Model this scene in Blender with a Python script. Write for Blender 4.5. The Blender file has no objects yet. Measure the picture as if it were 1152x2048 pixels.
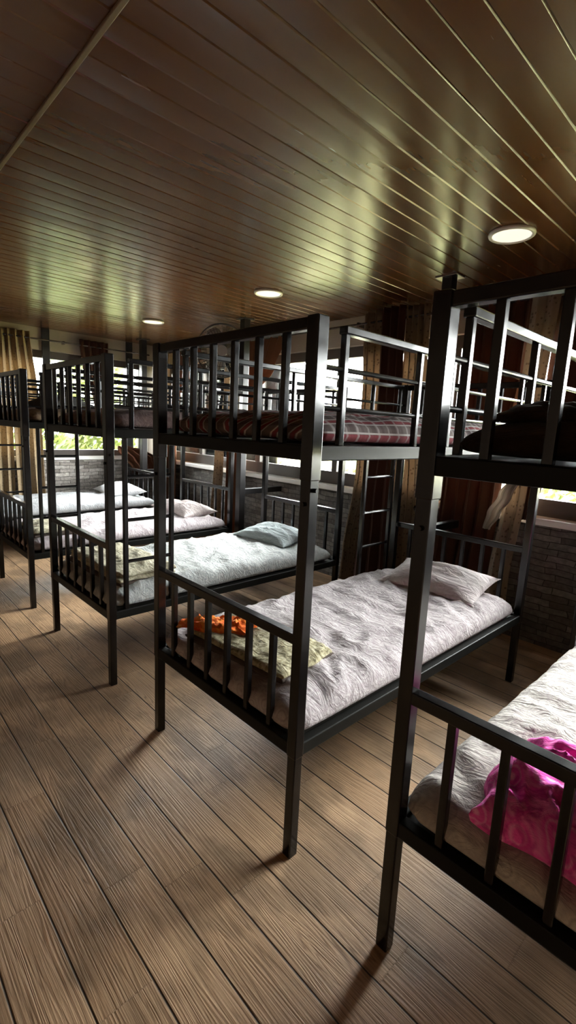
import bpy, bmesh, math, random
from mathutils import Vector, Matrix, noise
random.seed(7)
SC = bpy.context.scene
COL = SC.collection

# ------------------------------------------------------------------ camera
F_PX = 963.75
CAM = Vector((2.0074, -1.1014, 1.539))
YAW, PITCH, ROLL = 0.8053, -0.1747, 0.0472
cy, sy = math.cos(YAW), math.sin(YAW)
fw = Vector((-sy*math.cos(PITCH), cy*math.cos(PITCH), math.sin(PITCH)))
r0 = Vector((cy, sy, 0)); u0 = r0.cross(fw)
rr = math.cos(ROLL)*r0 + math.sin(ROLL)*u0
uu = -math.sin(ROLL)*r0 + math.cos(ROLL)*u0
cd = bpy.data.cameras.new('camera'); cam = bpy.data.objects.new('camera', cd); COL.objects.link(cam)
cd.sensor_fit = 'VERTICAL'; cd.sensor_height = 36.0; cd.sensor_width = 36.0*1152/2048
cd.lens = 36.0*F_PX/2048
cd.clip_start = 0.02
cam.matrix_world = Matrix(((rr.x, uu.x, -fw.x, CAM.x), (rr.y, uu.y, -fw.y, CAM.y), (rr.z, uu.z, -fw.z, CAM.z), (0, 0, 0, 1)))
SC.camera = cam

# ------------------------------------------------------------------ light and exposure
SKY = 9.0
w = bpy.data.worlds.new('overcast_sky'); SC.world = w; w.use_nodes = True
bg = w.node_tree.nodes['Background']; bg.inputs['Color'].default_value = (0.96, 0.98, 1.0, 1); bg.inputs['Strength'].default_value = SKY
SC.view_settings.view_transform = 'Standard'; SC.view_settings.look = 'None'
SC.view_settings.gamma = 1.0; SC.view_settings.use_curve_mapping = False
SC.view_settings.exposure = 3.2
try:
    SC.cycles.use_denoising = True
    SC.cycles.max_bounces = 14; SC.cycles.diffuse_bounces = 7; SC.cycles.glossy_bounces = 5
    SC.cycles.transparent_max_bounces = 16; SC.cycles.sample_clamp_indirect = 12.0
    SC.cycles.caustics_reflective = False; SC.cycles.caustics_refractive = False
except Exception:
    pass

# room numbers
CEIL, WALL_Y, BACK_X, RIGHT_X, FRONT_Y = 2.60, 2.67, -4.68, 4.80, -3.20
SILL_Z, HEAD_Z = 0.97, 2.34
WT = 0.16

def portal(name, loc, rot, sx, sy_):
    l = bpy.data.lights.new(name, 'AREA'); l.shape = 'RECTANGLE'; l.size = sx; l.size_y = sy_
    l.cycles.is_portal = True
    o = bpy.data.objects.new(name, l); COL.objects.link(o); o.location = loc; o.rotation_euler = rot
portal('window_daylight', ((BACK_X+RIGHT_X)/2, WALL_Y+0.30, 1.66), (math.radians(-90), 0, 0), RIGHT_X-BACK_X, 1.42)
portal('window_daylight_back', (BACK_X-0.30, 1.2, 1.66), (math.radians(90), 0, math.radians(-90)), 2.9, 1.42)

# ------------------------------------------------------------------ node helpers
def newmat(name):
    m = bpy.data.materials.new(name); m.use_nodes = True
    nt = m.node_tree; b = nt.nodes['Principled BSDF']
    return m, nt, b
def N(nt, t, **kw):
    n = nt.nodes.new(t)
    for k, v in kw.items():
        if k in n.inputs: n.inputs[k].default_value = v
        else: setattr(n, k, v)
    return n
def L(nt, a, b): nt.links.new(a, b)
def math_(nt, op, a, b=None, c=None):
    n = nt.nodes.new('ShaderNodeMath'); n.operation = op
    for i, v in enumerate((a, b, c)):
        if v is None: continue
        if isinstance(v, (int, float)): n.inputs[i].default_value = v
        else: nt.links.new(v, n.inputs[i])
    return n.outputs[0]
def mix(nt, fac, a, b, mode='MIX'):
    n = nt.nodes.new('ShaderNodeMix'); n.data_type = 'RGBA'; n.blend_type = mode
    for s, v in ((n.inputs[0], fac), (n.inputs[6], a), (n.inputs[7], b)):
        if isinstance(v, (int, float)): s.default_value = v
        elif isinstance(v, tuple): s.default_value = (*v, 1) if len(v) == 3 else v
        else: nt.links.new(v, s)
    return n.outputs[2]
def ramp(nt, fac, stops, interp='LINEAR'):
    n = nt.nodes.new('ShaderNodeValToRGB'); n.color_ramp.interpolation = interp
    e = n.color_ramp.elements
    while len(e) > 1: e.remove(e[-1])
    for i, (p, c) in enumerate(stops):
        x = e[0] if i == 0 else e.new(p)
        x.position = p
        x.color = (c, c, c, 1) if isinstance(c, (int, float)) else (*c, 1)
    nt.links.new(fac, n.inputs[0]); return n.outputs[0]
def coord(nt, out='Object', scale=(1, 1, 1), loc=(0, 0, 0), rot=(0, 0, 0)):
    t = nt.nodes.new('ShaderNodeTexCoord'); mp = nt.nodes.new('ShaderNodeMapping')
    mp.inputs['Scale'].default_value = scale; mp.inputs['Location'].default_value = loc; mp.inputs['Rotation'].default_value = rot
    nt.links.new(t.outputs[out], mp.inputs[0]); return mp.outputs[0]
def noise_(nt, vec, scale, detail=3, rough=0.5, dist=0.0):
    n = nt.nodes.new('ShaderNodeTexNoise'); n.inputs['Scale'].default_value = scale; n.inputs['Detail'].default_value = detail
    n.inputs['Roughness'].default_value = rough; n.inputs['Distortion'].default_value = dist
    nt.links.new(vec, n.inputs['Vector']); return n
def bump(nt, b, height, strength, dist=0.01):
    n = nt.nodes.new('ShaderNodeBump'); n.inputs['Strength'].default_value = strength; n.inputs['Distance'].default_value = dist
    nt.links.new(height, n.inputs['Height']); nt.links.new(n.outputs[0], b.inputs['Normal']); return n
def plain(name, col, rough=0.6, metal=0.0, spec=0.5):
    m, nt, b = newmat(name)
    b.inputs['Base Color'].default_value = (*col, 1); b.inputs['Roughness'].default_value = rough
    b.inputs['Metallic'].default_value = metal; b.inputs['Specular IOR Level'].default_value = spec
    v = coord(nt); n = noise_(nt, v, 40, 2)
    bump(nt, b, n.outputs['Fac'], 0.05, 0.002)
    return m

# ------------------------------------------------------------------ materials
def mat_black_paint():
    m, nt, b = newmat('black_gloss_paint')
    v = coord(nt); n = noise_(nt, v, 9, 3)
    c = mix(nt, n.outputs['Fac'], (0.0035, 0.003, 0.003), (0.006, 0.005, 0.005)); L(nt, c, b.inputs['Base Color'])
    L(nt, ramp(nt, n.outputs['Fac'], [(0.3, 0.16), (0.7, 0.26)]), b.inputs['Roughness'])
    b.inputs['Specular IOR Level'].default_value = 0.42
    n2 = noise_(nt, v, 14, 2); bump(nt, b, n2.outputs['Fac'], 0.03, 0.003)
    return m
M_BLACK = mat_black_paint()
M_DULL = plain('dull_black_angle_iron', (0.006, 0.006, 0.005), 0.45, 0.0, 0.14)

def mat_floor():
    m, nt, b = newmat('wood_plank_floor')
    t = nt.nodes.new('ShaderNodeTexCoord'); s = nt.nodes.new('ShaderNodeSeparateXYZ'); L(nt, t.outputs['Object'], s.inputs[0])
    x, y = s.outputs[0], s.outputs[1]
    PW, PL = 0.156, 0.92
    yr = math_(nt, 'DIVIDE', math_(nt, 'ADD', y, 0.568+30*PW), PW)
    row = math_(nt, 'FLOOR', yr); fy = math_(nt, 'FRACT', yr)
    off = math_(nt, 'FRACT', math_(nt, 'MULTIPLY', math_(nt, 'SINE', math_(nt, 'MULTIPLY', row, 12.9898)), 437.58))
    xr = math_(nt, 'ADD', math_(nt, 'DIVIDE', math_(nt, 'ADD', x, 20.0), PL), off)
    colm = math_(nt, 'FLOOR', xr); fx = math_(nt, 'FRACT', xr)
    cid = nt.nodes.new('ShaderNodeCombineXYZ'); L(nt, row, cid.inputs[0]); L(nt, colm, cid.inputs[1])
    wn = nt.nodes.new('ShaderNodeTexWhiteNoise'); wn.noise_dimensions = '2D'; L(nt, cid.outputs[0], wn.inputs['Vector'])
    rnd = wn.outputs['Value']
    # grain coordinates, shifted per plank
    gv = nt.nodes.new('ShaderNodeCombineXYZ')
    L(nt, math_(nt, 'ADD', math_(nt, 'MULTIPLY', x, 1.0), math_(nt, 'MULTIPLY', rnd, 37.0)), gv.inputs[0])
    L(nt, math_(nt, 'ADD', math_(nt, 'MULTIPLY', fy, 1.0), math_(nt, 'MULTIPLY', rnd, 91.0)), gv.inputs[1])
    mp = nt.nodes.new('ShaderNodeMapping'); mp.inputs['Scale'].default_value = (0.75, 2.0, 1); L(nt, gv.outputs[0], mp.inputs[0])
    big = noise_(nt, mp.outputs[0], 1.0, 3, 0.5, 0.6)
    rings = math_(nt, 'FRACT', math_(nt, 'ADD', math_(nt, 'MULTIPLY', big.outputs['Fac'], 11.0), math_(nt, 'MULTIPLY', fy, 8.0)))
    tri = math_(nt, 'ABSOLUTE', math_(nt, 'SUBTRACT', rings, 0.5))
    mp2 = nt.nodes.new('ShaderNodeMapping'); mp2.inputs['Scale'].default_value = (3.2, 40, 1); L(nt, gv.outputs[0], mp2.inputs[0])
    fine = noise_(nt, mp2.outputs[0], 1.0, 4, 0.6)
    patch = noise_(nt, coord(nt, scale=(2.2, 3.2, 1)), 1.0, 3, 0.55)
    base = mix(nt, ramp(nt, rnd, [(0.0, 0.0), (1.0, 1.0)]), (0.47, 0.295, 0.165), (0.62, 0.41, 0.245))
    zone = ramp(nt, noise_(nt, coord(nt, scale=(1.3, 4.5, 1), loc=(3.7, 1.9, 0)), 1.0, 2, 0.5).outputs['Fac'], [(0.40, 0.25), (0.60, 1.0)])
    base = mix(nt, math_(nt, 'MULTIPLY', zone, ramp(nt, tri, [(0.02, 0.65), (0.16, 0.0)])), base, (0.16, 0.085, 0.042))
    base = mix(nt, math_(nt, 'MULTIPLY', zone, ramp(nt, fine.outputs['Fac'], [(0.35, 0.4), (0.60, 0.0)])), base, (0.19, 0.12, 0.068))
    base = mix(nt, ramp(nt, patch.outputs['Fac'], [(0.42, 0.62), (0.54, 0.0)]), base, (0.19, 0.125, 0.075))
    # joints between planks
    ey = math_(nt, 'MINIMUM', fy, math_(nt, 'SUBTRACT', 1.0, fy))
    ex = math_(nt, 'MINIMUM', fx, math_(nt, 'SUBTRACT', 1.0, fx))
    gy = ramp(nt, ey, [(0.006, 1.0), (0.026, 0.0)]); gx = ramp(nt, ex, [(0.0006, 0.12), (0.002, 0.0)])
    g = math_(nt, 'MAXIMUM', gy, gx)
    base = mix(nt, g, base, (0.02, 0.014, 0.009))
    L(nt, base, b.inputs['Base Color'])
    L(nt, ramp(nt, fine.outputs['Fac'], [(0.2, 0.34), (0.8, 0.52)]), b.inputs['Roughness'])
    b.inputs['Specular IOR Level'].default_value = 0.45
    h = math_(nt, 'SUBTRACT', math_(nt, 'ADD', math_(nt, 'MULTIPLY', tri, 0.5), math_(nt, 'MULTIPLY', fine.outputs['Fac'], 0.55)), math_(nt, 'MULTIPLY', g, 2.0))
    bump(nt, b, h, 0.7, 0.006)
    return m
M_FLOOR = mat_floor()

def mat_ceiling():
    m, nt, b = newmat('brown_panel_ceiling')
    v = coord(nt, scale=(6, 0.7, 1)); n = noise_(nt, v, 3.0, 4, 0.6)
    c = mix(nt, n.outputs['Fac'], (0.088, 0.033, 0.0095), (0.106, 0.041, 0.0125)); L(nt, c, b.inputs['Base Color'])
    L(nt, ramp(nt, n.outputs['Fac'], [(0.3, 0.22), (0.75, 0.28)]), b.inputs['Roughness'])
    b.inputs['Specular IOR Level'].default_value = 0.62
    v2 = coord(nt, scale=(3, 3, 1)); n2 = noise_(nt, v2, 2.0, 2); bump(nt, b, n2.outputs['Fac'], 0.04, 0.02)
    return m
M_CEIL = mat_ceiling()

def mat_stone(name, axis, k=1.0):
    m, nt, b = newmat(name)
    t = nt.nodes.new('ShaderNodeTexCoord'); s = nt.nodes.new('ShaderNodeSeparateXYZ'); L(nt, t.outputs['Object'], s.inputs[0])
    c = nt.nodes.new('ShaderNodeCombineXYZ'); L(nt, s.outputs[axis], c.inputs[0]); L(nt, s.outputs[2], c.inputs[1])
    nz = noise_(nt, c.outputs[0], 7.0, 2)
    va = nt.nodes.new('ShaderNodeVectorMath'); va.operation = 'MULTIPLY_ADD'
    L(nt, nz.outputs['Color'], va.inputs[0]); va.inputs[1].default_value = (0.06, 0.035, 0); L(nt, c.outputs[0], va.inputs[2])
    br = nt.nodes.new('ShaderNodeTexBrick'); L(nt, va.outputs[0], br.inputs['Vector'])
    br.inputs['Scale'].default_value = 1.0; br.inputs['Brick Width'].default_value = 0.19; br.inputs['Row Height'].default_value = 0.048
    br.inputs['Mortar Size'].default_value = 0.0035; br.inputs['Mortar Smooth'].default_value = 0.6; br.offset = 0.37; br.offset_frequency = 2
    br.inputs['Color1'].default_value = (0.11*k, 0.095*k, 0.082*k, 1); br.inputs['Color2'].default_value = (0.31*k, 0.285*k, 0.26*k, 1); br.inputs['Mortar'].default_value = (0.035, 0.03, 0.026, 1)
    n2 = noise_(nt, c.outputs[0], 24.0, 4, 0.6)
    col = mix(nt, 0.75, br.outputs['Color'], ramp(nt, n2.outputs['Fac'], [(0.3, 0.45), (0.7, 1.2)]), 'MULTIPLY'); L(nt, col, b.inputs['Base Color'])
    b.inputs['Roughness'].default_value = 0.75
    h = math_(nt, 'SUBTRACT', math_(nt, 'ADD', n2.outputs['Fac'], br.outputs['Color']), math_(nt, 'MULTIPLY', br.outputs['Fac'], 1.2))
    bump(nt, b, h, 0.7, 0.02)
    return m
M_STONE_X = mat_stone('stacked_stone_shaded', 0, 0.8); M_STONE_Y = mat_stone('stacked_stone_lit', 1, 1.5)  # one stone twice: window wall's shade and end wall's daylight put into the colour

def mat_plaster():
    m, nt, b = newmat('beige_plaster')
    v = coord(nt); n = noise_(nt, v, 3, 4)
    L(nt, mix(nt, n.outputs['Fac'], (0.36, 0.315, 0.255), (0.43, 0.38, 0.31)), b.inputs['Base Color'])
    b.inputs['Roughness'].default_value = 0.8; n2 = noise_(nt, v, 60, 2); bump(nt, b, n2.outputs['Fac'], 0.1, 0.003)
    return m
M_PLASTER = mat_plaster()
M_BROWNWALL = plain('brown_wall_paint', (0.13, 0.085, 0.055), 0.7)
M_FRAME = plain('dark_brown_window_frame', (0.06, 0.048, 0.04), 0.4)
M_SILL = plain('white_sill_stone', (0.82, 0.80, 0.76), 0.35)
M_ROD = plain('dark_curtain_rod', (0.10, 0.08, 0.07), 0.25, 0.7)
M_WHITE = plain('white_plastic', (0.80, 0.78, 0.73), 0.4)
M_GREY = plain('grey_plastic', (0.34, 0.33, 0.31), 0.45)
M_CHROME = plain('bright_steel', (0.6, 0.6, 0.6), 0.25, 1.0)
M_COLUMN = plain('black_column_paint', (0.014, 0.013, 0.014), 0.32)
M_DECK = plain('dark_bed_deck', (0.03, 0.025, 0.02), 0.45)
M_TAN = plain('tan_cardboard', (0.42, 0.30, 0.17), 0.8)
M_TRIM = plain('beige_seam_strip', (0.16, 0.115, 0.075), 0.5)

def mat_glass():
    m, nt, b = newmat('window_glass'); nt.nodes.remove(b)
    out = nt.nodes['Material Output']
    tr = nt.nodes.new('ShaderNodeBsdfTransparent'); tr.inputs[0].default_value = (0.96, 0.97, 0.95, 1)
    gl = nt.nodes.new('ShaderNodeBsdfGlossy'); gl.inputs['Roughness'].default_value = 0.02
    lw = nt.nodes.new('ShaderNodeFresnel'); lw.inputs[0].default_value = 1.35
    mx = nt.nodes.new('ShaderNodeMixShader'); L(nt, lw.outputs[0], mx.inputs[0]); L(nt, tr.outputs[0], mx.inputs[1]); L(nt, gl.outputs[0], mx.inputs[2]); L(nt, mx.outputs[0], out.inputs[0])
    return m
M_GLASS = mat_glass()

def mat_lamp():
    m, nt, b = newmat('lamp_diffuser')
    b.inputs['Base Color'].default_value = (0.85, 0.82, 0.76, 1); b.inputs['Emission Color'].default_value = (1, 0.92, 0.78, 1); b.inputs['Emission Strength'].default_value = 0.10
    return m
M_LAMP = mat_lamp()

def mat_print(name, ground, ink, ink2, scale, rough=0.85, amount=0.6):
    """woven cloth with a swirling printed paisley-like pattern"""
    m, nt, b = newmat(name)
    v = coord(nt); d = noise_(nt, v, scale*0.5, 2)
    va = nt.nodes.new('ShaderNodeVectorMath'); va.operation = 'MULTIPLY_ADD'
    L(nt, d.outputs['Color'], va.inputs[0]); va.inputs[1].default_value = (1.3/scale,)*3; L(nt, v, va.inputs[2])
    vo = nt.nodes.new('ShaderNodeTexVoronoi'); vo.inputs['Scale'].default_value = scale; L(nt, va.outputs[0], vo.inputs['Vector'])
    bands = ramp(nt, vo.outputs['Distance'], [(0.10, 1), (0.16, 0.1), (0.30, 0.0), (0.38, 0.8), (0.46, 0.0), (0.62, 0.5), (0.75, 0.0)])
    sp = noise_(nt, va.outputs[0], scale*2.2, 3)
    sp2 = ramp(nt, sp.outputs['Fac'], [(0.48, 0.0), (0.60, 1.0)])
    c = mix(nt, math_(nt, 'MULTIPLY', bands, amount), ground, ink)
    c = mix(nt, math_(nt, 'MULTIPLY', sp2, amount*0.8), c, ink2)
    L(nt, c, b.inputs['Base Color']); b.inputs['Roughness'].default_value = rough
    b.inputs['Specular IOR Level'].default_value = 0.08
    try: b.inputs['Sheen Weight'].default_value = 0.05
    except Exception: pass
    v3 = coord(nt, scale=(5, 13, 9), rot=(0, 0, 0.35)); n2 = noise_(nt, v3, 1.3, 5, 0.62, 1.6); bump(nt, b, n2.outputs['Fac'], 0.5, 0.03)
    return m
def mat_plaid():
    m, nt, b = newmat('red_grey_plaid')
    t = nt.nodes.new('ShaderNodeTexCoord'); s = nt.nodes.new('ShaderNodeSeparateXYZ'); L(nt, t.outputs['Object'], s.inputs[0])
    # stripes run on over the edge of the mattress, so height counts with the cross direction
    q = math_(nt, 'ADD', math_(nt, 'ABSOLUTE', s.outputs[0]), math_(nt, 'MULTIPLY', s.outputs[2], -1.0))
    fx = math_(nt, 'FRACT', math_(nt, 'MULTIPLY', q, 11.0)); fy = math_(nt, 'FRACT', math_(nt, 'MULTIPLY', s.outputs[1], 8.0))
    c = (0.15, 0.12, 0.115)
    c = mix(nt, ramp(nt, fy, [(0.0, 0.55), (0.22, 0.0), (0.5, 0.45), (0.62, 0.0)], 'CONSTANT'), c, (0.07, 0.05, 0.05))
    c = mix(nt, ramp(nt, fx, [(0.0, 0.0), (0.52, 0.8), (0.76, 0.0)], 'CONSTANT'), c, (0.25, 0.035, 0.05))
    c = mix(nt, ramp(nt, fx, [(0.0, 0), (0.40, 0.75), (0.50, 0), (0.80, 0.75), (0.90, 0)], 'CONSTANT'), c, (0.60, 0.56, 0.55))
    c = mix(nt, ramp(nt, fy, [(0.0, 0), (0.28, 0.45), (0.38, 0), (0.80, 0.40), (0.88, 0)], 'CONSTANT'), c, (0.50, 0.46, 0.45))
    L(nt, c, b.inputs['Base Color']); b.inputs['Roughness'].default_value = 0.9; b.inputs['Specular IOR Level'].default_value = 0.15
    n2 = noise_(nt, coord(nt), 30, 3); bump(nt, b, n2.outputs['Fac'], 0.3, 0.01)
    return m
def mat_curtain(name, c1, c2, speck=None, transl=0.35):
    m, nt, b = newmat(name); out = nt.nodes['Material Output']
    v = coord(nt); n = noise_(nt, v, 5, 3)
    c = mix(nt, n.outputs['Fac'], c1, c2)
    if speck:
        vo = nt.nodes.new('ShaderNodeTexVoronoi'); vo.inputs['Scale'].default_value = 30; L(nt, v, vo.inputs['Vector'])
        c = mix(nt, ramp(nt, vo.outputs['Distance'], [(0.20, 0.7), (0.32, 0.0)]), c, speck)
    L(nt, c, b.inputs['Base Color']); b.inputs['Roughness'].default_value = 0.8; b.inputs['Specular IOR Level'].default_value = 0.2
    wv = noise_(nt, v, 120, 2); bump(nt, b, wv.outputs['Fac'], 0.2, 0.003)
    tl = nt.nodes.new('ShaderNodeBsdfTranslucent'); L(nt, c, tl.inputs[0])
    mx = nt.nodes.new('ShaderNodeMixShader'); mx.inputs[0].default_value = transl
    L(nt, b.outputs[0], mx.inputs[1]); L(nt, tl.outputs[0], mx.inputs[2]); L(nt, mx.outputs[0], out.inputs[0])
    return m
M_CUR_BROWN = mat_curtain('maroon_brown_curtain', (0.05, 0.0195, 0.012), (0.075, 0.029, 0.017), None, 0.10)
M_CUR_WARM = mat_curtain('warm_brown_curtain', (0.085, 0.032, 0.017), (0.12, 0.048, 0.025), None, 0.2)
M_CUR_RUST = mat_curtain('rust_brown_curtain', (0.15, 0.062, 0.032), (0.21, 0.09, 0.046), None, 0.25)
M_CUR_FLORAL = mat_curtain('floral_beige_curtain', (0.27, 0.20, 0.14), (0.36, 0.28, 0.20), (0.09, 0.055, 0.035), 0.3)
M_CUR_OCHRE = mat_curtain('ochre_curtain', (0.34, 0.25, 0.145), (0.42, 0.32, 0.20), (0.20, 0.14, 0.085), 0.3)
M_CUR_CREAM = mat_curtain('cream_lining_cloth', (0.42, 0.36, 0.29), (0.50, 0.44, 0.36), None, 0.3)

# ------------------------------------------------------------------ mesh helpers
def link(name, bm, mats, parent=None, smooth=False):
    me = bpy.data.meshes.new(name); bm.normal_update(); bm.to_mesh(me); bm.free()
    for m in (mats if isinstance(mats, (list, tuple)) else [mats]): me.materials.append(m)
    if smooth:
        for p in me.polygons: p.use_smooth = True
    o = bpy.data.objects.new(name, me); COL.objects.link(o)
    if parent: o.parent = parent
    return o
def empty(name, loc=(0, 0, 0), rz=0.0):
    o = bpy.data.objects.new(name, None); COL.objects.link(o); o.location = loc; o.rotation_euler = (0, 0, rz); o.empty_display_size = 0.1
    return o
def tag(o, label, cat, group=None, kind=None):
    o['label'] = label; o['category'] = cat
    if group: o['group'] = group
    if kind: o['kind'] = kind
    return o
def structure(o, label=None, cat=None):
    o['kind'] = 'structure'
    if label: o['label'] = label
    if cat: o['category'] = cat
    return o
def box(bm, x0, x1, y0, y1, z0, z1, bev=0.0, mat=0):
    m = Matrix.Translation(((x0+x1)/2, (y0+y1)/2, (z0+z1)/2)) @ Matrix.Diagonal((x1-x0, y1-y0, z1-z0, 1))
    r = bmesh.ops.create_cube(bm, size=1.0, matrix=m); vs = r['verts']
    fs = list({f for v in vs for f in v.link_faces})
    for f in fs: f.material_index = mat
    if bev > 0:
        es = list({e for v in vs for e in v.link_edges})
        r2 = bmesh.ops.bevel(bm, geom=es, offset=bev, segments=2, profile=0.5, affect='EDGES')
        for f in r2['faces']: f.material_index = mat
def cyl(bm, p0, p1, r, seg=16, r2=None):
    p0, p1 = Vector(p0), Vector(p1); d = p1-p0
    q = d.to_track_quat('Z', 'Y').to_matrix().to_4x4()
    bmesh.ops.create_cone(bm, cap_ends=True, cap_tris=False, segments=seg, radius1=r, radius2=r if r2 is None else r2, depth=d.length,
                          matrix=Matrix.Translation((p0+p1)/2) @ q)
def ring(bm, c, axis, R, r, seg=48, cs=8):
    q = Vector(axis).to_track_quat('Z', 'Y').to_matrix(); c = Vector(c)
    vs = []
    for i in range(seg):
        a = 2*math.pi*i/seg; row = []
        for j in range(cs):
            t = 2*math.pi*j/cs
            row.append(bm.verts.new(c + q @ Vector(((R+r*math.cos(t))*math.cos(a), (R+r*math.cos(t))*math.sin(a), r*math.sin(t)))))
        vs.append(row)
    for i in range(seg):
        for j in range(cs):
            bm.faces.new((vs[i][j], vs[(i+1) % seg][j], vs[(i+1) % seg][(j+1) % cs], vs[i][(j+1) % cs]))
def tube(x0, x1, y0, y1, z0, z1, bev=0.004):
    bm = bmesh.new(); box(bm, x0, x1, y0, y1, z0, z1, bev); return bm
def copy_tree(o, parent=None):
    c = o.copy(); COL.objects.link(c)
    if parent: c.parent = parent
    for ch in list(o.children): copy_tree(ch, c)
    return c

# ------------------------------------------------------------------ the room
bm = bmesh.new(); box(bm, BACK_X-WT, RIGHT_X+WT, FRONT_Y-WT, WALL_Y+WT, -0.12, 0.0)
structure(link('floor', bm, M_FLOOR), 'brown wood-look plank floor running along the row of bunks', 'floor')

# ceiling of narrow panels running towards the windows: real grooves, every panel very slightly tilted
SEAM_Y = -0.45
bm = bmesh.new(); P = 0.103
k0 = math.floor((BACK_X-0.06)/P); k1 = math.ceil((RIGHT_X-0.06)/P)
prof = []
for k in range(k0, k1+1):
    xa = 0.06+k*P; t = random.uniform(-0.0011, 0.0011)
    prof += [(xa, CEIL+0.005), (xa+0.0045, CEIL-t), (xa+0.03, CEIL-t*0.3-0.0004), (xa+0.072, CEIL+t*0.3-0.0004), (xa+P-0.0045, CEIL+t), (xa+P-0.0005, CEIL+0.005)]
def strip(ya, yb):
    A = [bm.verts.new((x, ya, z)) for x, z in prof]; B = [bm.verts.new((x, yb, z)) for x, z in prof]
    for i in range(len(prof)-1): bm.faces.new((A[i], B[i], B[i+1], A[i+1]))
strip(SEAM_Y+0.008, WALL_Y+0.05); strip(FRONT_Y-0.05, SEAM_Y-0.008)
box(bm, BACK_X-WT, RIGHT_X+WT, FRONT_Y-WT, WALL_Y+WT, CEIL+0.0065, CEIL+0.12)
structure(link('ceiling', bm, M_CEIL), 'glossy brown ceiling of narrow panels', 'ceiling')
bm = bmesh.new(); box(bm, BACK_X, RIGHT_X, SEAM_Y-0.009, SEAM_Y+0.009, CEIL-0.008, CEIL+0.004, 0.003)
structure(link('trim_1', bm, M_TRIM), 'thin joint strip across the ceiling panels', 'ceiling strip')

# walls: stone dado, plaster band above the windows
bm = bmesh.new()
box(bm, BACK_X-WT, RIGHT_X+WT, WALL_Y, WALL_Y+WT, 0, SILL_Z-0.05, 0, 0)
box(bm, BACK_X-WT, RIGHT_X+WT, WALL_Y, WALL_Y+WT, HEAD_Z, CEIL+0.12, 0, 1)
box(bm, BACK_X-WT, BACK_X, WALL_Y, WALL_Y+WT, SILL_Z-0.05, HEAD_Z, 0, 1)
box(bm, RIGHT_X, RIGHT_X+WT, WALL_Y, WALL_Y+WT, SILL_Z-0.05, HEAD_Z, 0, 1)
structure(link('wall_right', bm, [M_STONE_X, M_PLASTER]), 'window wall with a stacked stone dado behind the bed heads', 'wall')
BW0, BW1 = 0.10, 2.30
bm = bmesh.new()
box(bm, BACK_X-WT, BACK_X, FRONT_Y-WT, WALL_Y, 0, SILL_Z-0.01, 0, 0)
box(bm, BACK_X-WT, BACK_X, FRONT_Y-WT, WALL_Y, HEAD_Z, CEIL+0.12, 0, 1)
box(bm, BACK_X-WT, BACK_X, BW1, WALL_Y, SILL_Z-0.01, HEAD_Z, 0, 1)
box(bm, BACK_X-WT, BACK_X, FRONT_Y-WT, BW0, SILL_Z-0.01, HEAD_Z, 0, 1)
structure(link('wall_back', bm, [M_STONE_Y, M_PLASTER]), 'end wall with stone dado and a window onto greenery', 'wall')
bm = bmesh.new(); box(bm, BACK_X-WT, RIGHT_X+WT, FRONT_Y-WT, FRONT_Y, 0, CEIL+0.12)
structure(link('wall_front', bm, M_BROWNWALL), 'plain brown wall opposite the windows', 'wall')
bm = bmesh.new(); box(bm, RIGHT_X, RIGHT_X+WT, FRONT_Y, WALL_Y, 0, CEIL+0.12)
structure(link('wall_left', bm, M_BROWNWALL), 'plain brown wall at the near end of the room', 'wall')

# sills
bm = bmesh.new(); box(bm, BACK_X, RIGHT_X, WALL_Y-0.07, WALL_Y+WT+0.02, SILL_Z-0.05, SILL_Z, 0.006)
structure(link('trim_2', bm, M_SILL), 'white sill under the long windows', 'window sill')
bm = bmesh.new(); box(bm, BACK_X-WT-0.02, BACK_X+0.018, BW0-0.02, BW1+0.02, SILL_Z, SILL_Z+0.05, 0.006)
structure(link('trim_3', bm, M_SILL), 'white sill under the end wall window', 'window sill')

# windows along the right wall: dark frames, one mullion each, panes
xs = [BACK_X, -2.57, -0.07, 2.43, RIGHT_X]
YF0, YF1 = WALL_Y+0.06, WALL_Y+0.13
for i in range(4):
    a, b_ = xs[i], xs[i+1]; mid = (-3.82 if i == 0 else (a+b_)/2)
    bm = bmesh.new()
    box(bm, a, b_, YF0, YF1, SILL_Z, SILL_Z+0.13, 0.004); box(bm, a, b_, YF0, YF1, HEAD_Z-0.10, HEAD_Z, 0.004)
    box(bm, a, a+0.045, YF0, YF1, SILL_Z+0.13, HEAD_Z-0.10, 0.004); box(bm, b_-0.045, b_, YF0, YF1, SILL_Z+0.13, HEAD_Z-0.10, 0.004)
    box(bm, mid-0.035, mid+0.035, YF0, YF1, SILL_Z+0.13, HEAD_Z-0.10, 0.004)
    o = structure(link('window_%d' % (i+1), bm, M_FRAME), None, None)
    o['label'] = ['far window of the long wall, nearest the room corner', 'long-wall window behind the second and third bunks', 'long-wall window behind the plaid upper bunk', 'long-wall window nearest the camera'][i]; o['category'] = 'window'
    for (p, q) in ((a+0.045, mid-0.035), (mid+0.035, b_-0.045)):
        link('pane', tube(p, q, (YF0+YF1)/2-0.003, (YF0+YF1)/2+0.003, SILL_Z+0.13, HEAD_Z-0.10, 0), M_GLASS, o)
XF1, XF0 = BACK_X-0.06, BACK_X-0.13
bm = bmesh.new()
box(bm, XF0, XF1, BW0, BW1, SILL_Z+0.05, SILL_Z+0.13, 0.004); box(bm, XF0, XF1, BW0, BW1, HEAD_Z-0.09, HEAD_Z, 0.004)
for yy in (BW0+0.02, 1.0, 2.08, BW1-0.02): box(bm, XF0, XF1, yy-0.022, yy+0.022, SILL_Z+0.13, HEAD_Z-0.09, 0.004)
o = structure(link('window_5', bm, M_FRAME), 'end wall window showing green foliage', 'window')
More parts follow.
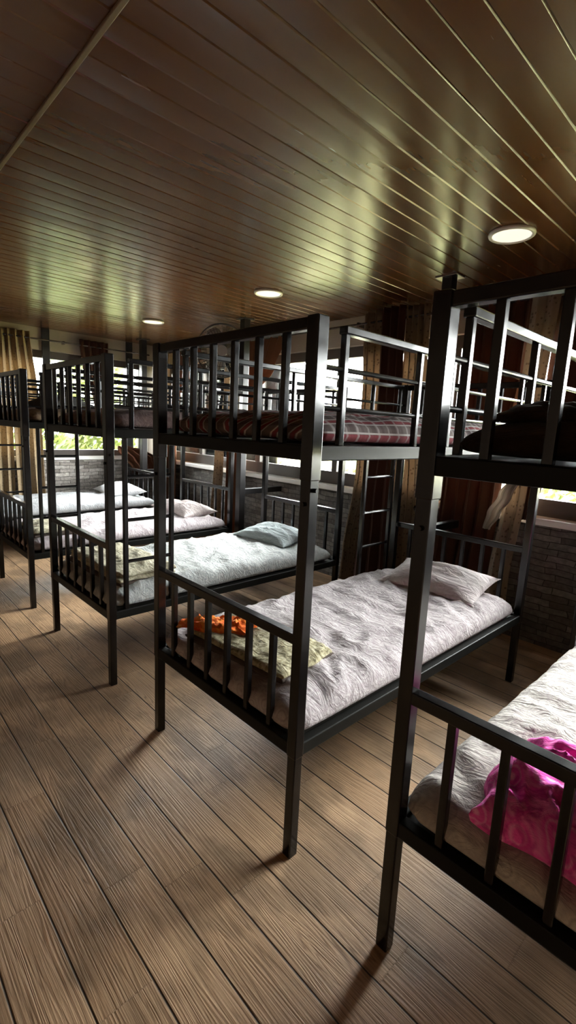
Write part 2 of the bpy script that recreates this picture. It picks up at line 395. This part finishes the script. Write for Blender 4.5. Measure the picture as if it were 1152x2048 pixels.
for (p, q) in ((BW0+0.042, 0.978), (1.022, 2.058), (2.102, BW1-0.042)):
    link('pane', tube((XF0+XF1)/2-0.003, (XF0+XF1)/2+0.003, p, q, SILL_Z+0.13, HEAD_Z-0.09, 0), M_GLASS, o)

# ------------------------------------------------------------------ steel columns
CX = [(0.175, 'nearest black steel column, rising behind the nearest bunk to the ceiling'),
      (-2.07, 'black steel column between the second and third far beds, carrying the fan'),
      (-4.27, 'farthest free-standing black column beside the room corner')]
for i, (x, lab) in enumerate(CX):
    c = empty('steel_column', (x, 2.09, 0)); tag(c, lab, 'column', 'steel columns behind the bed heads')
    s = 0.0375
    link('shaft', tube(-s, s, -s, s, 0.008, CEIL-0.008, 0.004), M_COLUMN, c)
    link('base_plate', tube(-0.075, 0.075, -0.06, 0.06, 0, 0.008, 0.002), M_COLUMN, c)
    link('cap_plate', tube(-0.08, 0.08, -0.06, 0.06, CEIL-0.010, CEIL-0.001, 0.002), M_CHROME if i == 0 else M_COLUMN, c)
    link('tie_beam', tube(-0.028, 0.028, s, WALL_Y-2.09, 0.80, 0.86, 0.004), M_COLUMN, c)
for y, lab in ((0.985, 'slim dark post crossing the end window beside the ochre curtains'), (2.08, 'slim dark post on the end wall close to the corner')):
    o = link('wall_post', tube(BACK_X, BACK_X+0.03, y-0.045, y+0.045, SILL_Z+0.05, CEIL-0.001, 0.004), M_COLUMN); tag(o, lab, 'post', 'slim posts on the end wall')

# ------------------------------------------------------------------ bunk beds
BW, BL = 0.954, 1.95
def make_bed(ladder):
    t = empty('bunk_bed')
    for px in (0, BW):
        for py in (0, BL):
            b_ = bmesh.new(); s = 0.0195; box(b_, px-s, px+s, py-s, py+s, 0, 0.44, 0.004)
            s = 0.0215; box(b_, px-s, px+s, py-s, py+s, 0.40, 1.44, 0.004)
            s = 0.0245; box(b_, px-s, px+s, py-s, py+s, 1.375, 1.872, 0.004)
            p = link('post', b_, M_BLACK, t)
            sgn = 1 if px > 0 else -1; sy1 = -1 if py == 0 else 1
            b_ = bmesh.new(); cyl(b_, (px+sgn*0.0205, py, 1.345), (px+sgn*0.0345, py, 1.345), 0.007, 10); link('bolt', b_, M_BLACK, p)
            b_ = bmesh.new(); cyl(b_, (px, py+sy1*0.0205, 1.30), (px, py+sy1*0.030, 1.30), 0.007, 10); link('bolt', b_, M_BLACK, p)
    h = 0.0245; e = 0.018
    for z in (0.427, 1.461):
        for px in (0, BW): link('side_rail', tube(px-0.019, px+0.019, e, BL-e, z-h, z+h), M_DULL, t)
        for py in (0, BL): link('end_rail', tube(e, BW-e, py-0.019, py+0.019, z-h, z+h), M_DULL, t)
        link('deck', tube(0.019, BW-0.019, 0.019, BL-0.019, z-0.004, z+0.012, 0.001), M_DECK, t)
        for kk in range(3):
            yy = BL*(kk+1)/4
            link('cross_bar', tube(0.019, BW-0.019, yy-0.015, yy+0.015, z-0.024, z-0.004, 0.002), M_BLACK, t)
    for py in (0, BL):
        for (z, zb, nm) in ((0.833 if py == 0 else 0.862, 0.45, 'lower'), (1.851, 1.484, 'upper')):
            rl = link('footboard_rail' if py == 0 else 'headboard_rail', tube(e, BW-e, py-0.018, py+0.018, z-0.018, z+0.018), M_BLACK, t)
            for k in range(6):
                xx = BW*(k+1)/7; s = 0.0115
                link('bar', tube(xx-s, xx+s, py-s, py+s, zb, z-0.016, 0.003), M_BLACK, rl)
    for px in (0, BW):
        g = link('guard_rail', tube(px-0.017, px+0.017, 0.115, BL-0.06, 1.836, 1.862), M_BLACK, t)
        for yy in (0.13, 0.575, 0.83, 1.23, 1.56, 1.875):
            s = 0.011; link('upright', tube(px-s, px+s, yy-s, yy+s, 1.484, 1.838, 0.003), M_BLACK, g)
        for z in (1.728, 1.603):
            b_ = bmesh.new(); cyl(b_, (px, 0.022, z), (px, BL-0.022, z), 0.0085, 12); link('middle_rail', b_, M_BLACK, g)
    if ladder == 'foot': lx, ya, yb = BW, 0.088, 0.380
    else: lx, ya, yb = 0.0, 1.54, 1.86
    b_ = bmesh.new(); s = 0.0125
    for yy in (ya, yb): box(b_, lx-s, lx+s, yy-s, yy+s, 0.45, 1.438, 0.003)
    ld = link('ladder', b_, M_BLACK, t)
    for z in (0.733, 0.975, 1.222):
        b_ = bmesh.new(); cyl(b_, (lx, ya+0.010, z), (lx, yb-0.010, z), 0.0105, 12); link('rung', b_, M_BLACK, ld)
    return t
BEDS = [1.373, 0.0, -1.509, -3.013, -4.535]
blab = ['nearest black metal bunk bed, magenta blanket on its lower bunk',
        'black metal bunk bed with the plaid upper mattress in the middle of the room',
        'black metal bunk bed with the blue-grey pillow, third from the camera',
        'black metal bunk bed fourth from the camera, brown floral upper mattress',
        'farthest black metal bunk bed, standing against the end wall']
pf = make_bed('foot'); ph = make_bed('head')
for i, x in enumerate(BEDS):
    src = ph if i < 2 else pf
    o = src if i in (1, 2) else copy_tree(src)
    o.location = (x, 0, 0); tag(o, blab[i], 'bunk bed', 'row of black bunk beds')

# ------------------------------------------------------------------ bedding
def ridge(x, y, seed, sx, sy_, ang):
    ca, sa = math.cos(ang), math.sin(ang)
    p, q = (x*ca-y*sa)*sx, (x*sa+y*ca)*sy_
    wv = noise.noise(Vector((p*0.6+seed, q*0.6, 3.1)))*1.2
    n = noise.noise(Vector((p+wv, q+wv*0.7, seed)))
    return (1-abs(n)*2.2) if abs(n) < 0.45 else 0.0
def eased(n):
    return [math.sin(math.pi/2*(-1+2*i/n))*0.5+(-1+2*i/n)*0.5 for i in range(n+1)]
def soft_slab(name, mat, loc, sx, sy_, th, seed, nx=46, ny=84, wr=0.010, lump=0.008, rz=0.0, pw=10, ang=0.5, freq=(3.0, 8.0), crown=0.0, wob=0.0, bot=0.3, parent=None, edge=0.5):
    """a soft rounded slab (mattress, folded blanket) with wrinkles; its underside rests at z = loc.z"""
    b_ = bmesh.new(); us, vs_ = eased(nx), eased(ny)
    top, botm = {}, {}
    for i, u in enumerate(us):
        for j, v in enumerate(vs_):
            fu = max(0.0, 1-abs(u)**pw)**edge; fv = max(0.0, 1-abs(v)**pw)**edge; f = fu*fv
            x, y = u*sx/2, v*sy_/2
            if wob:
                k = 1 + wob*noise.noise(Vector((u*1.7+seed, v*1.7, 0.5)))
                x *= k; y *= 1 + wob*noise.noise(Vector((u*1.7, v*1.7+seed, 8.5)))
            # rounded corners
            cu, cv = max(0, abs(u)-0.86)/0.14, max(0, abs(v)-0.93)/0.07
            k = cu*cv; x -= math.copysign(0.02*k, u); y -= math.copysign(0.02*k, v)
            z0 = th*bot; wz = 0
            if f > 0:
                wz = wr*(max(0, ridge(x, y, seed, freq[0], freq[1], ang))**2 + 0.5*max(0, ridge(x, y, seed+9, freq[0]*2, freq[1]*1.8, ang+0.7))**2)
                wz += lump*noise.noise(Vector((x*4+seed, y*4, 1.0)))
                wz += crown*(1-u*u)*(1-v*v)
            z = z0 + (th*(1-bot)+wz)*f
            on_rim = (i in (0, nx) or j in (0, ny))
            ov = b_.verts.new((x, y, z if not on_rim else z0)); top[i, j] = ov
            if on_rim: botm[i, j] = ov
            else: botm[i, j] = b_.verts.new((x, y, z0 - z0*min(1, f*1.0)**0.5))
    for i in range(nx):
        for j in range(ny):
            b_.faces.new((top[i, j], top[i+1, j], top[i+1, j+1], top[i, j+1]))
            b_.faces.new((botm[i, j], botm[i, j+1], botm[i+1, j+1], botm[i+1, j]))
    o = link(name, b_, mat, parent, True); o.location = loc; o.rotation_euler = (0, 0, rz)
    return o
def pillow(name, mat, loc, sx, sy_, th, seed, rz=0.0, tilt=(0, 0)):
    nx, ny = 40, 30; b_ = bmesh.new(); us, vs_ = eased(nx), eased(ny); top, bt = {}, {}
    for i, u in enumerate(us):
        for j, v in enumerate(vs_):
            f = (max(0, 1-u*u)**0.55)*(max(0, 1-v*v)**0.55)
            x = u*sx/2*(1-0.07*(1-v*v)*abs(u)**3) + 0.012*u*abs(v)**4
            y = v*sy_/2*(1-0.09*(1-u*u)*abs(v)**3) + 0.012*v*abs(u)**4
            wz = 0.012*max(0, ridge(x, y, seed, 6, 12, 0.4))**2 + 0.014*noise.noise(Vector((x*7+seed, y*7, 2)))
            rim = (i in (0, nx) or j in (0, ny)); z0 = th*0.38
            vv = b_.verts.new((x, y, z0 if rim else z0+(th*0.62+wz)*f)); top[i, j] = vv
            bt[i, j] = vv if rim else b_.verts.new((x, y, max(0.0, z0-th*0.38*min(1, f*1.5))))
    for i in range(nx):
        for j in range(ny):
            b_.faces.new((top[i, j], top[i+1, j], top[i+1, j+1], top[i, j+1]))
            b_.faces.new((bt[i, j], bt[i, j+1], bt[i+1, j+1], bt[i+1, j]))
    o = link(name, b_, mat, None, True); o.location = loc; o.rotation_euler = (tilt[0], tilt[1], rz)
    return o

SHEETS = [
    ('cream white paisley sheet', mat_print('cream_paisley', (0.484, 0.452, 0.413), (0.257, 0.226, 0.218), (0.359, 0.320, 0.304), 15, 0.85, 0.8)),
    ('lilac white swirl sheet', mat_print('lilac_swirl', (0.468, 0.429, 0.429), (0.265, 0.218, 0.226), (0.343, 0.296, 0.304), 17, 0.85, 0.8)),
    ('white blue floral sheet', mat_print('blue_floral', (0.484, 0.491, 0.476), (0.211, 0.242, 0.257), (0.351, 0.374, 0.374), 20, 0.85, 0.8)),
    ('pale pink printed sheet', mat_print('pink_print', (0.499, 0.460, 0.468), (0.335, 0.257, 0.281), (0.390, 0.335, 0.351), 17, 0.85, 0.8)),
    ('white printed sheet', mat_print('white_print', (0.499, 0.507, 0.515), (0.328, 0.343, 0.382), (0.406, 0.421, 0.445), 17, 0.85, 0.8))]
UPPERS = [
    ('dark brown', mat_print('dark_brown_fleece', (0.026, 0.0155, 0.009), (0.016, 0.009, 0.005), (0.034, 0.021, 0.012), 9)),
    ('red, grey and white plaid', mat_plaid()),
    ('mauve grey', mat_print('mauve_grey', (0.22, 0.16, 0.15), (0.11, 0.07, 0.07), (0.32, 0.25, 0.23), 14)),
    ('brown floral', mat_print('brown_floral', (0.30, 0.21, 0.13), (0.10, 0.06, 0.04), (0.45, 0.34, 0.22), 12)),
    ('grey', mat_print('grey_cover', (0.20, 0.19, 0.18), (0.12, 0.11, 0.11), (0.26, 0.25, 0.24), 10))]
where = ['nearest', 'second', 'third', 'fourth', 'farthest']
ZL, ZU = 0.4525, 1.4865
for i, x in enumerate(BEDS):
    m = soft_slab('mattress', SHEETS[i][1], (x+BW/2, BL/2-0.012, ZL), 0.948, 1.93, 0.110, 3.3+i*5.7, wr=0.020, lump=0.014, ang=0.25+0.2*i)
    tag(m, 'lower mattress of the %s bunk under a %s' % (where[i], SHEETS[i][0]), 'mattress', 'lower mattresses')
    m = soft_slab('mattress', UPPERS[i][1], (x+BW/2, BL/2, ZU), 0.900, 1.90, 0.105 if i else 0.10, 40+i*3.1, wr=0.012, lump=0.014, ang=1.0, pw=7, crown=0.024)
    tag(m, '%s upper mattress on the %s bunk' % (UPPERS[i][0], where[i]), 'mattress', 'upper mattresses')
ZT = ZL+0.108
# pillows
M_P1 = mat_print('pale_swirl_pillow', (0.66, 0.60, 0.59), (0.50, 0.43, 0.43), (0.56, 0.50, 0.50), 14)
M_P2 = mat_print('blue_grey_pillow', (0.47, 0.53, 0.54), (0.33, 0.39, 0.41), (0.40, 0.46, 0.47), 18)
M_P3 = mat_print('pink_white_pillow', (0.74, 0.67, 0.65), (0.55, 0.40, 0.40), (0.62, 0.52, 0.52), 14)
M_P4 = mat_print('white_pillow', (0.78, 0.78, 0.79), (0.62, 0.62, 0.66), (0.70, 0.70, 0.72), 14)
M_P5 = plain('charcoal_pillow', (0.035, 0.034, 0.032), 0.9)
tag(pillow('pillow', M_P1, (0.52, 1.70, ZT-0.008), 0.64, 0.42, 0.14, 1.0, 0.10, (0.20, 0)), 'crumpled pale lilac pillow on the lower bunk of the second bed', 'pillow', 'pillows on the lower bunks')
tag(pillow('pillow', M_P2, (-1.05, 1.68, ZT-0.010), 0.60, 0.40, 0.135, 2.0, 0.08, (0.10, 0)), 'blue-grey pillow on the white blue floral sheet of the third bed', 'pillow', 'pillows on the lower bunks')
tag(pillow('pillow', M_P3, (-2.45, 1.68, ZT-0.010), 0.56, 0.38, 0.14, 3.0, -0.06, (0.08, 0)), 'pink and white pillow at the near side of the fourth lower bunk', 'pillow', 'pillows on the lower bunks')
tag(pillow('pillow', M_P3, (-2.84, 1.70, ZT-0.008), 0.34, 0.30, 0.10, 4.0, 0.1, (0.04, 0)), 'small pinkish pillow tucked at the far side of the fourth lower bunk', 'pillow', 'pillows on the lower bunks')
tag(pillow('pillow', M_P4, (-4.10, 1.66, ZT-0.010), 0.66, 0.42, 0.16, 5.0, 0.0, (0.05, 0)), 'white pillow on the farthest lower bunk by the end wall', 'pillow', 'pillows on the lower bunks')
tag(pillow('pillow', M_P5, (-2.36, 0.36, ZU+0.100), 0.46, 0.36, 0.12, 6.0, 0.2), 'charcoal pillow on the brown floral upper mattress', 'pillow')
# blankets
M_PINK = mat_print('magenta_fleece', (0.86, 0.09, 0.46), (0.92, 0.40, 0.68), (0.50, 0.02, 0.22), 13, 0.9, 0.8)
M_OLIVE = mat_print('olive_floral_blanket', (0.36, 0.32, 0.19), (0.07, 0.055, 0.035), (0.60, 0.55, 0.38), 20, 0.9, 0.85)
M_YEL = mat_print('cream_green_blanket', (0.48, 0.44, 0.31), (0.14, 0.13, 0.08), (0.64, 0.60, 0.46), 20, 0.9, 0.8)
M_BRN = plain('brown_blanket_underside', (0.06, 0.04, 0.03), 0.9)
M_ORANGE = mat_print('orange_cloth', (0.80, 0.16, 0.025), (0.55, 0.07, 0.02), (0.85, 0.36, 0.06), 18, 0.85, 0.7)
tag(soft_slab('blanket', M_PINK, (1.373+0.52, 0.235, ZT-0.010), 0.66, 0.43, 0.125, 11, 70, 60, 0.034, 0.040, 0.06, 5, 0.6, (6, 11), 0.015, 0.14), 'magenta patterned fleece blanket folded at the foot of the nearest lower bunk', 'blanket', 'blankets at the bed feet')
def folded(mat, loc, sx, sy_, layers, seed, rz, label, low=None):
    """a blanket folded into layers: one thing, every layer a part"""
    t = empty('folded_blanket', loc, rz); tag(t, label, 'blanket', 'blankets at the bed feet')
    z = 0
    for k in range(layers):
        th = 0.030
        o = soft_slab('fold', low if (low and k == 0) else mat, (random.uniform(-.012, .012), random.uniform(-.012, .012), z), sx-0.012*k, sy_-0.016*k, th, seed+k*2.2, 40, 34, 0.010, 0.016, random.uniform(-.03, .03), 9, 0.9, (6, 9), 0.006, 0.07, parent=t)
        z += th*0.86
    return t
folded(M_OLIVE, (0.46, 0.235, ZT-0.006), 0.62, 0.36, 2, 21, 0.10, 'folded olive floral blanket at the foot of the second lower bunk', M_BRN)
folded(M_YEL, (-1.509+0.50, 0.27, ZT-0.006), 0.78, 0.42, 3, 31, 0.04, 'folded cream and green floral blanket at the foot of the third lower bunk', M_BRN)
folded(M_YEL, (-3.013+0.62, 0.22, ZT-0.006), 0.52, 0.34, 2, 36, -0.05, 'small folded dull green blanket at the foot of the fourth lower bunk', M_BRN)
tag(soft_slab('scarf', M_ORANGE, (0.30, 0.17, ZT+0.048), 0.36, 0.20, 0.014, 52, 44, 34, 0.026, 0.020, 0.55, 3, 0.3, (14, 20), 0.004, 0.60), 'crumpled orange cloth lying on the olive folded blanket', 'cloth')
tag(soft_slab('blanket', UPPERS[0][1], (1.373+0.46, 0.50, ZU+0.086), 0.80, 0.74, 0.045, 61, 44, 40, 0.02, 0.02, 0.0, 5, 0.6, (4, 7), 0.02, 0.05), 'dark brown blanket lying on the upper mattress of the nearest bunk', 'blanket')

# ------------------------------------------------------------------ curtains
def curtain(mat, prof, plane, axis, folds, label, amp=0.035, group='curtains on the long window wall', nz=46, ph=0.0):
    """prof: (z, left, right) rows from top to bottom; axis 0 = hangs along x at y=plane, 1 = along y at x=plane"""
    prof = sorted(prof, reverse=True); z1, z0 = prof[0][0], prof[-1][0]
    nu = folds*12; b_ = bmesh.new(); g = []
    wmax = max(r-l for _, l, r in prof)
    for i in range(nz+1):
        z = z1+(z0-z1)*i/nz
        for k in range(len(prof)-1):
            if prof[k+1][0] <= z <= prof[k][0]+1e-9: break
        t = (prof[k][0]-z)/max(1e-6, prof[k][0]-prof[k+1][0]); t = t*t*(3-2*t)
        l = prof[k][1]*(1-t)+prof[k+1][1]*t; r = prof[k][2]*(1-t)+prof[k+1][2]*t
        row = []
        for j in range(nu+1):
            u = j/nu; a = u*folds*2*math.pi+ph
            d = amp*math.sin(a)*(0.8+0.4*noise.noise(Vector((u*3, z, ph+2))))+0.010*noise.noise(Vector((u*6, z*2, ph)))
            s = l+(r-l)*u + 0.25*amp*math.sin(2*a)*(r-l)/wmax
            row.append(b_.verts.new((s, plane+d, z) if axis == 0 else (plane+d, s, z)))
        g.append(row)
    for i in range(nz):
        for j in range(nu): b_.faces.new((g[i][j], g[i+1][j], g[i+1][j+1], g[i][j+1]))
    o = link('curtain', b_, mat, None, True); md = o.modifiers.new('thickness', 'SOLIDIFY'); md.thickness = 0.004
    tag(o, label, 'curtain', group); return o
CYP = WALL_Y-0.125
curtain(M_CUR_FLORAL, [(2.585, -0.90, -0.66), (1.8, -0.87, -0.63), (1.2, -0.88, -0.66), (0.35, -0.98, -0.80), (0.05, -1.0, -0.82)], CYP, 0, 3, 'beige floral curtain hanging left of the maroon one behind the second bunk')
curtain(M_CUR_BROWN, [(2.585, -0.68, -0.44), (1.8, -0.66, -0.42), (0.8, -0.76, -0.42), (0.05, -0.80, -0.40)], CYP-0.062, 0, 3, 'dark maroon curtain between two beige floral ones behind the second bunk', 0.03, ph=1.0)
curtain(M_CUR_FLORAL, [(2.585, -0.46, -0.24), (1.8, -0.46, -0.22), (0.8, -0.46, -0.16), (0.05, -0.46, -0.14)], CYP, 0, 4, 'beige floral curtain right of the maroon one, close to the nearest column', 0.03, ph=2.0)
curtain(M_CUR_WARM, [(2.585, 0.10, 0.60), (2.0, 0.11, 0.58), (1.65, 0.10, 0.55), (1.17, 0.02, 0.50), (0.05, -0.05, 0.46)], CYP, 0, 5, 'wide dark brown curtain behind the nearest bunk', 0.035, ph=0.4)
curtain(M_CUR_FLORAL, [(2.585, 0.58, 0.76), (1.6, 0.56, 0.72), (1.2, 0.56, 0.71), (0.43, 0.50, 0.66), (0.05, 0.5, 0.66)], CYP-0.055, 0, 2, 'narrow floral curtain beside the wide dark brown one', 0.02, ph=1.4)
curtain(M_CUR_BROWN, [(2.585, 0.74, 1.20), (1.9, 0.72, 1.12), (1.5, 0.70, 0.92), (1.25, 0.69, 0.78), (0.95, 0.68, 0.74)], CYP+0.012, 0, 4, 'dark brown curtain gathered to the left above the nearest sill', 0.025, ph=2.2)
curtain(M_CUR_CREAM, [(1.28, 0.62, 0.69), (1.12, 0.53, 0.63), (0.97, 0.46, 0.56), (0.85, 0.44, 0.50)], CYP-0.088, 0, 2, 'cream lining cloth swept diagonally over the sill', 0.012, nz=24)
curtain(M_CUR_FLORAL, [(2.52, -2.95, -2.60), (1.9, -2.98, -2.70), (1.2, -3.14, -2.95), (0.4, -3.22, -2.98), (0.05, -3.22, -2.98)], CYP-0.06, 0, 3, 'floral curtain left of the rust curtain behind the fourth bunk', 0.025, ph=0.7)
curtain(M_CUR_RUST, [(2.52, -2.62, -1.96), (2.15, -2.64, -2.14), (1.94, -2.68, -2.38), (1.54, -2.82, -2.50), (1.2, -2.94, -2.68), (0.05, -2.96, -2.62)], CYP-0.0, 0, 5, 'rust brown curtain swept to the left beside the fan', 0.03, ph=1.9)
curtain(M_CUR_RUST, [(2.52, -4.22, -3.58), (1.95, -4.30, -3.90), (1.2, -4.46, -4.18), (0.05, -4.46, -4.2)], CYP, 0, 5, 'rust brown curtain near the room corner', 0.03, ph=0.2)
curtain(M_CUR_OCHRE, [(2.55, -4.62, -4.36), (1.9, -4.62, -4.44), (1.2, -4.62, -4.5), (0.05, -4.62, -4.5)], CYP-0.02, 0, 3, 'yellowish curtain hanging in the room corner', 0.02)
GB = 'curtains on the end wall'
curtain(M_CUR_OCHRE, [(2.53, 0.05, 0.56), (1.8, 0.05, 0.56), (0.05, 0.05, 0.55)], BACK_X+0.066, 1, 5, 'wide ochre curtain on the end wall at the left edge', 0.026, GB)
curtain(M_CUR_OCHRE, [(2.53, 0.54, 0.78), (1.85, 0.55, 0.84), (1.2, 0.56, 0.88), (0.05, 0.58, 0.90)], BACK_X+0.066, 1, 3, 'narrower ochre curtain right of the wide one on the end wall', 0.026, GB, ph=1.0)
curtain(M_CUR_BROWN, [(2.53, 1.38, 1.76), (2.1, 1.42, 1.74), (1.8, 1.54, 1.74), (1.5, 1.60, 1.72), (1.30, 1.62, 1.72)], BACK_X+0.066, 1, 4, 'short dark brown curtain gathered in the middle of the end window', 0.03, GB)
curtain(M_CUR_RUST, [(1.16, 1.86, 2.02), (1.10, 1.86, 2.30), (0.98, 1.95, 2.48), (0.86, 2.06, 2.50), (0.70, 2.10, 2.50)], BACK_X+0.066, 1, 4, 'rust cloth bundled over the sill in the corner', 0.03, GB, nz=24, ph=0.6)

# curtain rods
def rod(pts, label):
    t = empty('curtain_rod', pts[0]); tag(t, label, 'curtain rod', 'curtain rods')
    b_ = bmesh.new(); d = Vector(pts[1])-Vector(pts[0]); cyl(b_, (0, 0, 0), d, 0.0095, 14); link('rod', b_, M_ROD, t)
    n = int(d.length//1.2)+1
    for k in range(n+1):
        p = d*(0.02+0.96*k/n); b_ = bmesh.new()
        if abs(d.x) > abs(d.y): box(b_, p.x-0.012, p.x+0.012, 0, WALL_Y-Vector(pts[0]).y, p.z-0.02, p.z+0.02, 0.003)
        else: box(b_, BACK_X-pts[0][0], 0, p.y-0.012, p.y+0.012, p.z-0.02, p.z+0.02, 0.003)
        link('bracket', b_, M_ROD, t)
rod(((BACK_X+0.22, CYP, 2.495), (RIGHT_X-0.1, CYP, 2.495)), 'long dark curtain rod above the windows of the long wall')
rod(((BACK_X+0.066, 0.02, 2.455), (BACK_X+0.066, 2.36, 2.455)), 'curtain rod above the end wall window')

# ------------------------------------------------------------------ ceiling lamps
for (x, y, lab) in ((0.78, 1.62, 'round white ceiling lamp nearest the camera'), (-1.14, 1.59, 'middle round white ceiling lamp'), (-3.03, 1.58, 'farthest round white ceiling lamp')):
    t = empty('ceiling_lamp', (x, y, CEIL)); tag(t, lab, 'ceiling lamp', 'round ceiling lamps')
    b_ = bmesh.new(); ring(b_, (0, 0, -0.007), (0, 0, 1), 0.106, 0.011, 48, 10); cyl(b_, (0, 0, -0.006), (0, 0, -0.001), 0.106, 48); link('rim', b_, M_WHITE, t, True)
    b_ = bmesh.new(); cyl(b_, (0, 0, -0.012), (0, 0, -0.005), 0.098, 48); link('diffuser', b_, M_LAMP, t)

M_GUARD = plain('dark_guard_wire', (0.03, 0.026, 0.022), 0.35)
# ------------------------------------------------------------------ wall fan on the second column
fc = Vector((-2.235, 1.93, 2.275)); ax = (Vector((CAM.x, CAM.y, 1.95))-fc).normalized()
t = empty('wall_fan', fc); tag(t, 'black wire-guarded fan fixed to the column behind the third bunk', 'fan')
q = ax.to_track_quat('Z', 'Y').to_matrix()
b_ = bmesh.new()
for s, R0 in ((0.045, 0.262), (-0.045, 0.262)):
    ring(b_, ax*s*0.2, ax, R0, 0.0075, 56, 8)
for k in range(44):
    a = 2*math.pi*k/44; rd = q @ Vector((math.cos(a), math.sin(a), 0))
    cyl(b_, ax*0.055+rd*0.05, ax*0.009+rd*0.262, 0.0024, 5); cyl(b_, ax*-0.075+rd*0.05, ax*-0.009+rd*0.262, 0.0024, 5)
for R in (0.10, 0.16, 0.215): ring(b_, ax*(0.055-0.046*(R-0.05)/0.212), ax, R, 0.0026, 48, 6)
link('guard', b_, M_GUARD, t)
b_ = bmesh.new(); cyl(b_, ax*0.05, ax*0.062, 0.052, 28); link('badge', b_, M_GREY, t)
b_ = bmesh.new()
for k in range(3):
    a0 = k*2*math.pi/3; rows = []
    for i in range(9):
        r_ = 0.035+0.205*i/8; half = 0.10+0.75*math.sin(math.pi*min(1, (i+1)/9.5))**0.7*0.6
        row = []
        for j in range(7):
            s = -1+2*j/6; a = a0+half*s*0.95
            row.append(b_.verts.new(q @ Vector((r_*math.cos(a), r_*math.sin(a), 0.022*s))))
        rows.append(row)
    for i in range(8):
        for j in range(6): b_.faces.new((rows[i][j], rows[i+1][j], rows[i+1][j+1], rows[i][j+1]))
o = link('blades', b_, M_GREY, t, True); md = o.modifiers.new('thickness', 'SOLIDIFY'); md.thickness = 0.003
b_ = bmesh.new(); cyl(b_, ax*-0.17, ax*0.03, 0.055, 24, 0.045); link('motor', b_, M_BLACK, t, True)
b_ = bmesh.new(); cp = Vector((-2.07, 2.09-0.055, 1.86))-fc
cyl(b_, ax*-0.14, cp+Vector((0, -0.03, 0.06)), 0.017, 14); cyl(b_, cp+Vector((0, -0.03, 0.08)), cp+Vector((0, -0.03, -0.05)), 0.022, 14); link('arm', b_, M_BLACK, t)
b_ = bmesh.new(); box(b_, cp.x-0.045, cp.x+0.045, cp.y-0.03, cp.y+0.017, cp.z-0.19, cp.z-0.03, 0.008); link('switch_box', b_, M_WHITE, t)

# small cup on the sill
b_ = bmesh.new(); cyl(b_, (0, 0, 0), (0, 0, 0.085), 0.030, 24, 0.036); ring(b_, (0, 0, 0.085), (0, 0, 1), 0.034, 0.004, 28, 8)
o = link('cup', b_, M_TAN, None, True); o.location = (-3.30, WALL_Y-0.015, SILL_Z); tag(o, 'small tan cup standing on the white sill of the far window', 'cup')

# ------------------------------------------------------------------ outdoors
def mat_grass():
    m, nt, b = newmat('grass_ground'); v = coord(nt); n = noise_(nt, v, 2.5, 5)
    L(nt, mix(nt, n.outputs['Fac'], (0.20, 0.185, 0.075), (0.29, 0.265, 0.12)), b.inputs['Base Color']); b.inputs['Roughness'].default_value = 0.9
    return m
def mat_leaf():
    m, nt, b = newmat('leaf'); v = coord(nt); n = noise_(nt, v, 3.0, 3)
    c = mix(nt, n.outputs['Fac'], (0.045, 0.065, 0.012), (0.12, 0.145, 0.04)); L(nt, c, b.inputs['Base Color'])
    out = nt.nodes['Material Output']; tl = nt.nodes.new('ShaderNodeBsdfTranslucent'); L(nt, c, tl.inputs[0])
    mx = nt.nodes.new('ShaderNodeMixShader'); mx.inputs[0].default_value = 0.4; L(nt, b.outputs[0], mx.inputs[1]); L(nt, tl.outputs[0], mx.inputs[2]); L(nt, mx.outputs[0], out.inputs[0])
    return m
M_LEAF = mat_leaf()
bm = bmesh.new(); box(bm, -40, 30, -25, 40, -0.75, -0.6); structure(link('ground', bm, mat_grass()), 'grassy ground outside the windows', 'ground')
def foliage(blobs, n, label, size):
    b_ = bmesh.new()
    for (c, R) in blobs:
        c = Vector(c)
        for _ in range(n):
            d = Vector((random.gauss(0, 1), random.gauss(0, 1), random.gauss(0, 1))).normalized()
            p = c+Vector((d.x*R[0], d.y*R[1], d.z*R[2]))*random.uniform(0.55, 1.0)
            if p.z < -0.58: continue
            a = Vector((random.gauss(0, 1), random.gauss(0, 1), random.gauss(0, 1))).normalized(); s = size*random.uniform(0.6, 1.4)
            e1 = a.orthogonal().normalized(); e2 = a.cross(e1)
            vs = [b_.verts.new(p+e1*s), b_.verts.new(p+e2*s*0.35), b_.verts.new(p-e1*s), b_.verts.new(p-e2*s*0.35)]
            b_.faces.new(vs)
    o = link('foliage', b_, M_LEAF); tag(o, label, 'foliage', None, 'stuff'); return o
bl = [((-7.0-random.random()*1.8, -0.8+0.62*k+random.uniform(-.2, .2), random.uniform(0.6, 2.4)), (0.8, 0.75, random.uniform(1.0, 1.4))) for k in range(8)]
foliage(bl, 1100, 'sunlit green leaves outside the end wall window', 0.11)
bl = [((-7+1.15*k+random.uniform(-.3, .3), 7.0+random.random()*2.0, random.uniform(-0.3, 0.15)), (0.9, 0.7, random.uniform(0.8, 1.05))) for k in range(14)]
foliage(bl, 600, 'low green shrubs outside the long windows', 0.12)
